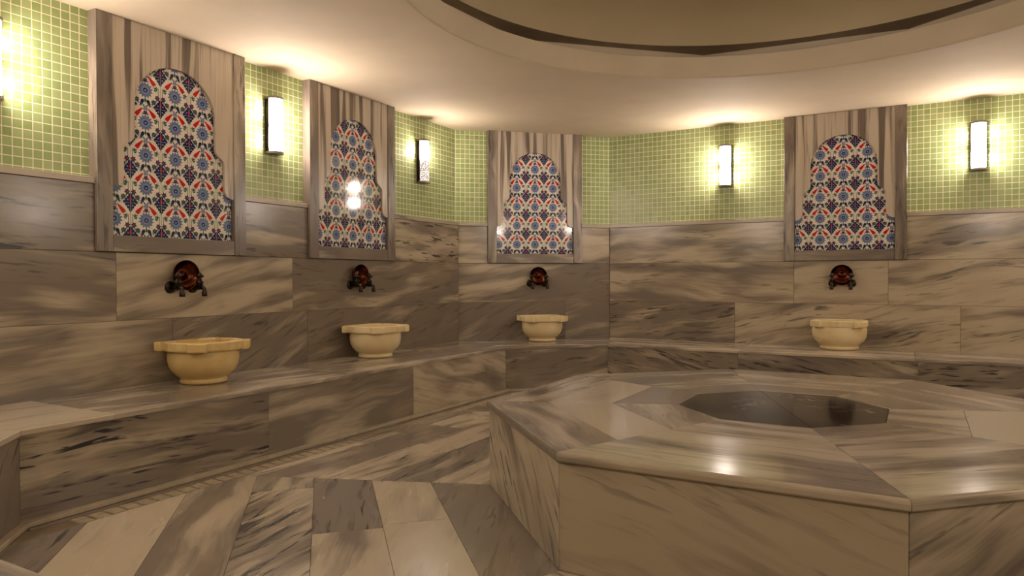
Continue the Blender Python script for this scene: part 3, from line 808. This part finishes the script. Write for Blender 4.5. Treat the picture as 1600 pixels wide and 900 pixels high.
# ------------------------------------------------------------------ basins
def lathe(mb, prof, n=56, clampy=None, cx=0, cy=0, mat=0, axis='z'):
    rows = []
    for r, z in prof:
        row = []
        for k in range(n):
            a = 2 * math.pi * k / n; x, y = cx + r * math.cos(a), cy + r * math.sin(a)
            if clampy is not None: y = min(y, clampy)
            row.append((x, y, z))
        rows.append(row)
    mb.grid(rows, mat, closed=True)
def make_basin(variant=0):
    """origin on the bench at the wall; -Y points into the room; square rim with a lug on every corner"""
    root = empty('wash_basin', (0, 0, 0)); cy = -.195; br, fr_ = (1.0, 1.0) if variant != 1 else (1.09, 1.16)
    b = MB()
    foot = [(.001, .001), (.120, .001), (.126, .006), (.126, .020), (.120, .026), (.122, .032)]
    prof = [(r * fr_, z) for r, z in foot] + [(r * br, z) for r, z in ((.146, .048), (.168, .072), (.182, .10), (.1885, .135), (.1885, .165), (.184, .19))]
    inner = [(.150, .19), (.152, .14), (.14, .09), (.11, .055), (.06, .038), (.001, .034)]
    lathe(b, prof, clampy=-.004, cy=cy)
    lathe(b, [(r * br, z) for r, z in inner], clampy=-.02, cy=cy)
    b.build('bowl', M_BASIN_H if variant == 2 else M_BASIN, root)
    c0 = Vector((0, cy)); out = []
    def pol(a, r): return c0 + Vector((math.cos(a), math.sin(a))) * r
    for k in range(4):
        am = -math.pi * .75 + k * math.pi / 2            # lug direction
        d = Vector((math.cos(am), math.sin(am))); t = Vector((-d.y, d.x))
        for w_, r in ((-.047, .214), (-.051, .236), (-.046, .247), (.046, .247), (.051, .236), (.047, .214)):
            out.append(c0 + d * r + t * w_)
        # side between this lug and the next: a shallow arc, straight on the wall side
        if k != 2 - 0 and k != 2:
            for q in (-.36, -.22, -.08, .08, .22, .36): out.append(pol(am + math.pi / 4 + q, .212 * (1 - .16 * abs(q) ** 2)))
        else:
            x_ = .10
            out += [c0 + Vector((x_, .188)), c0 + Vector((-x_, .188))]
    out = [Vector((p.x, min(p.y, -.048 if variant == 2 else -.012))) for p in out]
    if sum(out[i].x * out[(i + 1) % len(out)].y - out[(i + 1) % len(out)].x * out[i].y for i in range(len(out))) < 0: out = out[::-1]
    an = sorted(set([round(2 * math.pi * k / 120, 5) for k in range(120)] + [round(math.atan2((p - c0).y, (p - c0).x) % (2 * math.pi), 5) for p in out]))
    z0, z1 = .186, .236; ir = .158
    def ring(sc, z, inn=False, rr=None):
        row = []
        for a in an:
            d = Vector((math.cos(a), math.sin(a)))
            p = c0 + d * (rr or ir) if inn else c0 + d * (ray_poly(c0, d, out) - sc)
            row.append((p.x, p.y, z))
        return row
    r = MB()
    r.grid([ring(.0, z0, True), ring(.008, z0), ring(.002, z0 + .004), ring(0, z0 + .010), ring(0, z1 - .005), ring(.0015, z1 - .0015), ring(.005, z1), ring(0, z1, True, ir + .006), ring(0, z1 - .008, True), ring(0, z0, True)], closed=True, smooth=False)
    r.build('rim', M_BASIN_H if variant == 2 else M_BASIN, root)
    return root
basin = make_basin(0); basin_c = make_basin(1); basin_a = make_basin(2)
basin_spots = [(0, -2.895, 'large honey marble basin with yellow tint on the bench, nearest on the left'),
               (0, -1.425, 'pale cream marble basin on the left bench under the middle tile panel'),
               (1, .777, 'small cream marble basin on the bench by the far corner wall'),
               (2, 2.095, 'cream marble basin with chamfered rim on the right wall bench')]
for k, (wi, s, lab) in enumerate(basin_spots):
    o = (basin_a, basin, None, basin_c)[k] or copy_tree(basin)
    at_wall(o, wi, s, ZB + .0005, DD + .001); tag(o, lab, 'basin', 'marble basins under the taps')

# ------------------------------------------------------------------ taps and copper bowls
def tube(mb, pts, rad, n=12, mat=0):
    P = [Vector(p) for p in pts]; rows = []
    for i, p in enumerate(P):
        d = (P[min(i + 1, len(P) - 1)] - P[max(i - 1, 0)]).normalized()
        up = Vector((1, 0, 0)) if abs(d.x) < .9 else Vector((0, 1, 0))
        u = d.cross(up).normalized(); v = d.cross(u); r = rad[i] if isinstance(rad, (list, tuple)) else rad
        rows.append([p + (u * math.cos(2 * math.pi * k / n) + v * math.sin(2 * math.pi * k / n)) * r for k in range(n)])
    mb.grid(rows, mat, closed=True); mb.face(rows[0][::-1], mat); mb.face(rows[-1], mat)
def make_tap():
    root = empty('wall_tap', (0, 0, 0))
    f = MB(); tube(f, [(0, -.0005, 0), (0, -.004, 0), (0, -.012, 0), (0, -.016, 0)], [.035, .035, .030, .018], 24); f.build('flange', M_BRONZE, root)
    b = MB()
    tube(b, [(0, -.014, 0), (0, -.05, 0), (0, -.058, 0), (0, -.062, 0), (0, -.078, 0)], [.0125, .0125, .0175, .0175, .0155], 14)
    tube(b, [(0, -.066, -.010), (0, -.066, .018), (0, -.066, .022), (0, -.066, .034), (0, -.066, .038), (0, -.066, .052)], [.0165, .0165, .0195, .0195, .012, .0095], 14)
    b.build('body', M_BRONZE, root)
    s = MB(); pts = [(0, -.076, .002)]
    for k in range(9):
        a = math.pi / 2 * k / 8; pts.append((0, -.082 - .026 * math.sin(a), -.022 + .024 * math.cos(a)))
    pts += [(0, -.108, -.030)]
    tube(s, pts, .0115, 12); tube(s, [(0, -.108, -.026), (0, -.108, -.029), (0, -.108, -.050), (0, -.108, -.053)], [.0135, .0155, .0155, .014], 14)
    s.build('spout', M_BRONZE, root)
    h = MB(); tube(h, [(0, -.066, .053), (0, -.066, .060), (0, -.066, .066), (0, -.066, .078), (0, -.066, .088)], [.010, .018, .018, .012, .003], 12)
    for k in range(5):
        a = 2 * math.pi * k / 5; c = Vector((.018 * math.cos(a), -.066 + .018 * math.sin(a), .064))
        tube(h, [c + Vector((0, 0, -.007)), c + Vector((0, 0, -.004)), c + Vector((0, 0, .004)), c + Vector((0, 0, .007))], [.003, .0075, .0075, .003], 8)
    h.build('handle', M_BRONZE, root)
    return root
def make_bowl():
    b = MB(); prof = [(.012, .0065), (.03, .0065), (.034, .0), (.05, .004), (.072, .013), (.088, .026), (.096, .040), (.0985, .046), (.0985, .0475), (.0955, .0475), (.092, .040), (.084, .028), (.068, .0165), (.048, .0085), (.034, .0065), (.03, .0085), (.013, .0105), (.009, .0125), (.0005, .013)]
    rows = []
    for r, d in prof: r *= .875; rows.append([(r * math.cos(2 * math.pi * k / 48), -d, r * math.sin(2 * math.pi * k / 48)) for k in range(48)])
    b.grid(rows, closed=True); b.face(rows[0])
    return b.build('copper_bowl', M_COPPER)
tap = make_tap(); cb = make_bowl(); used = False
WHERE = ['nearest the viewer', 'above the second basin', 'on the far corner wall', 'on the right wall']
for k, (wi, s) in enumerate(((0, -2.893), (0, -1.412), (1, .785), (2, 2.101))):
    for sx in (-1, 1):
        o = copy_tree(tap) if used else tap; used = True
        at_wall(o, wi, s + sx * .072, .915, DD + .0008)
        tag(o, 'bronze tap on the %s side of the copper bowl %s' % ('left' if sx < 0 else 'right', WHERE[k]), 'tap', 'bronze taps in pairs above the basins')
    o = cb if k == 0 else cb.copy()
    if k: COL.objects.link(o)
    at_wall(o, wi, s, .9855, DD + .002)
    tag(o, ['reddish round copper bowl hung between the taps nearest on the left wall', 'copper bowl with bright orange reflection between taps above the second left basin',
            'dark copper bowl between the taps on the far corner wall', 'dark red copper bowl between the taps on the right wall'][k], 'bowl', 'copper bowls resting between the taps')
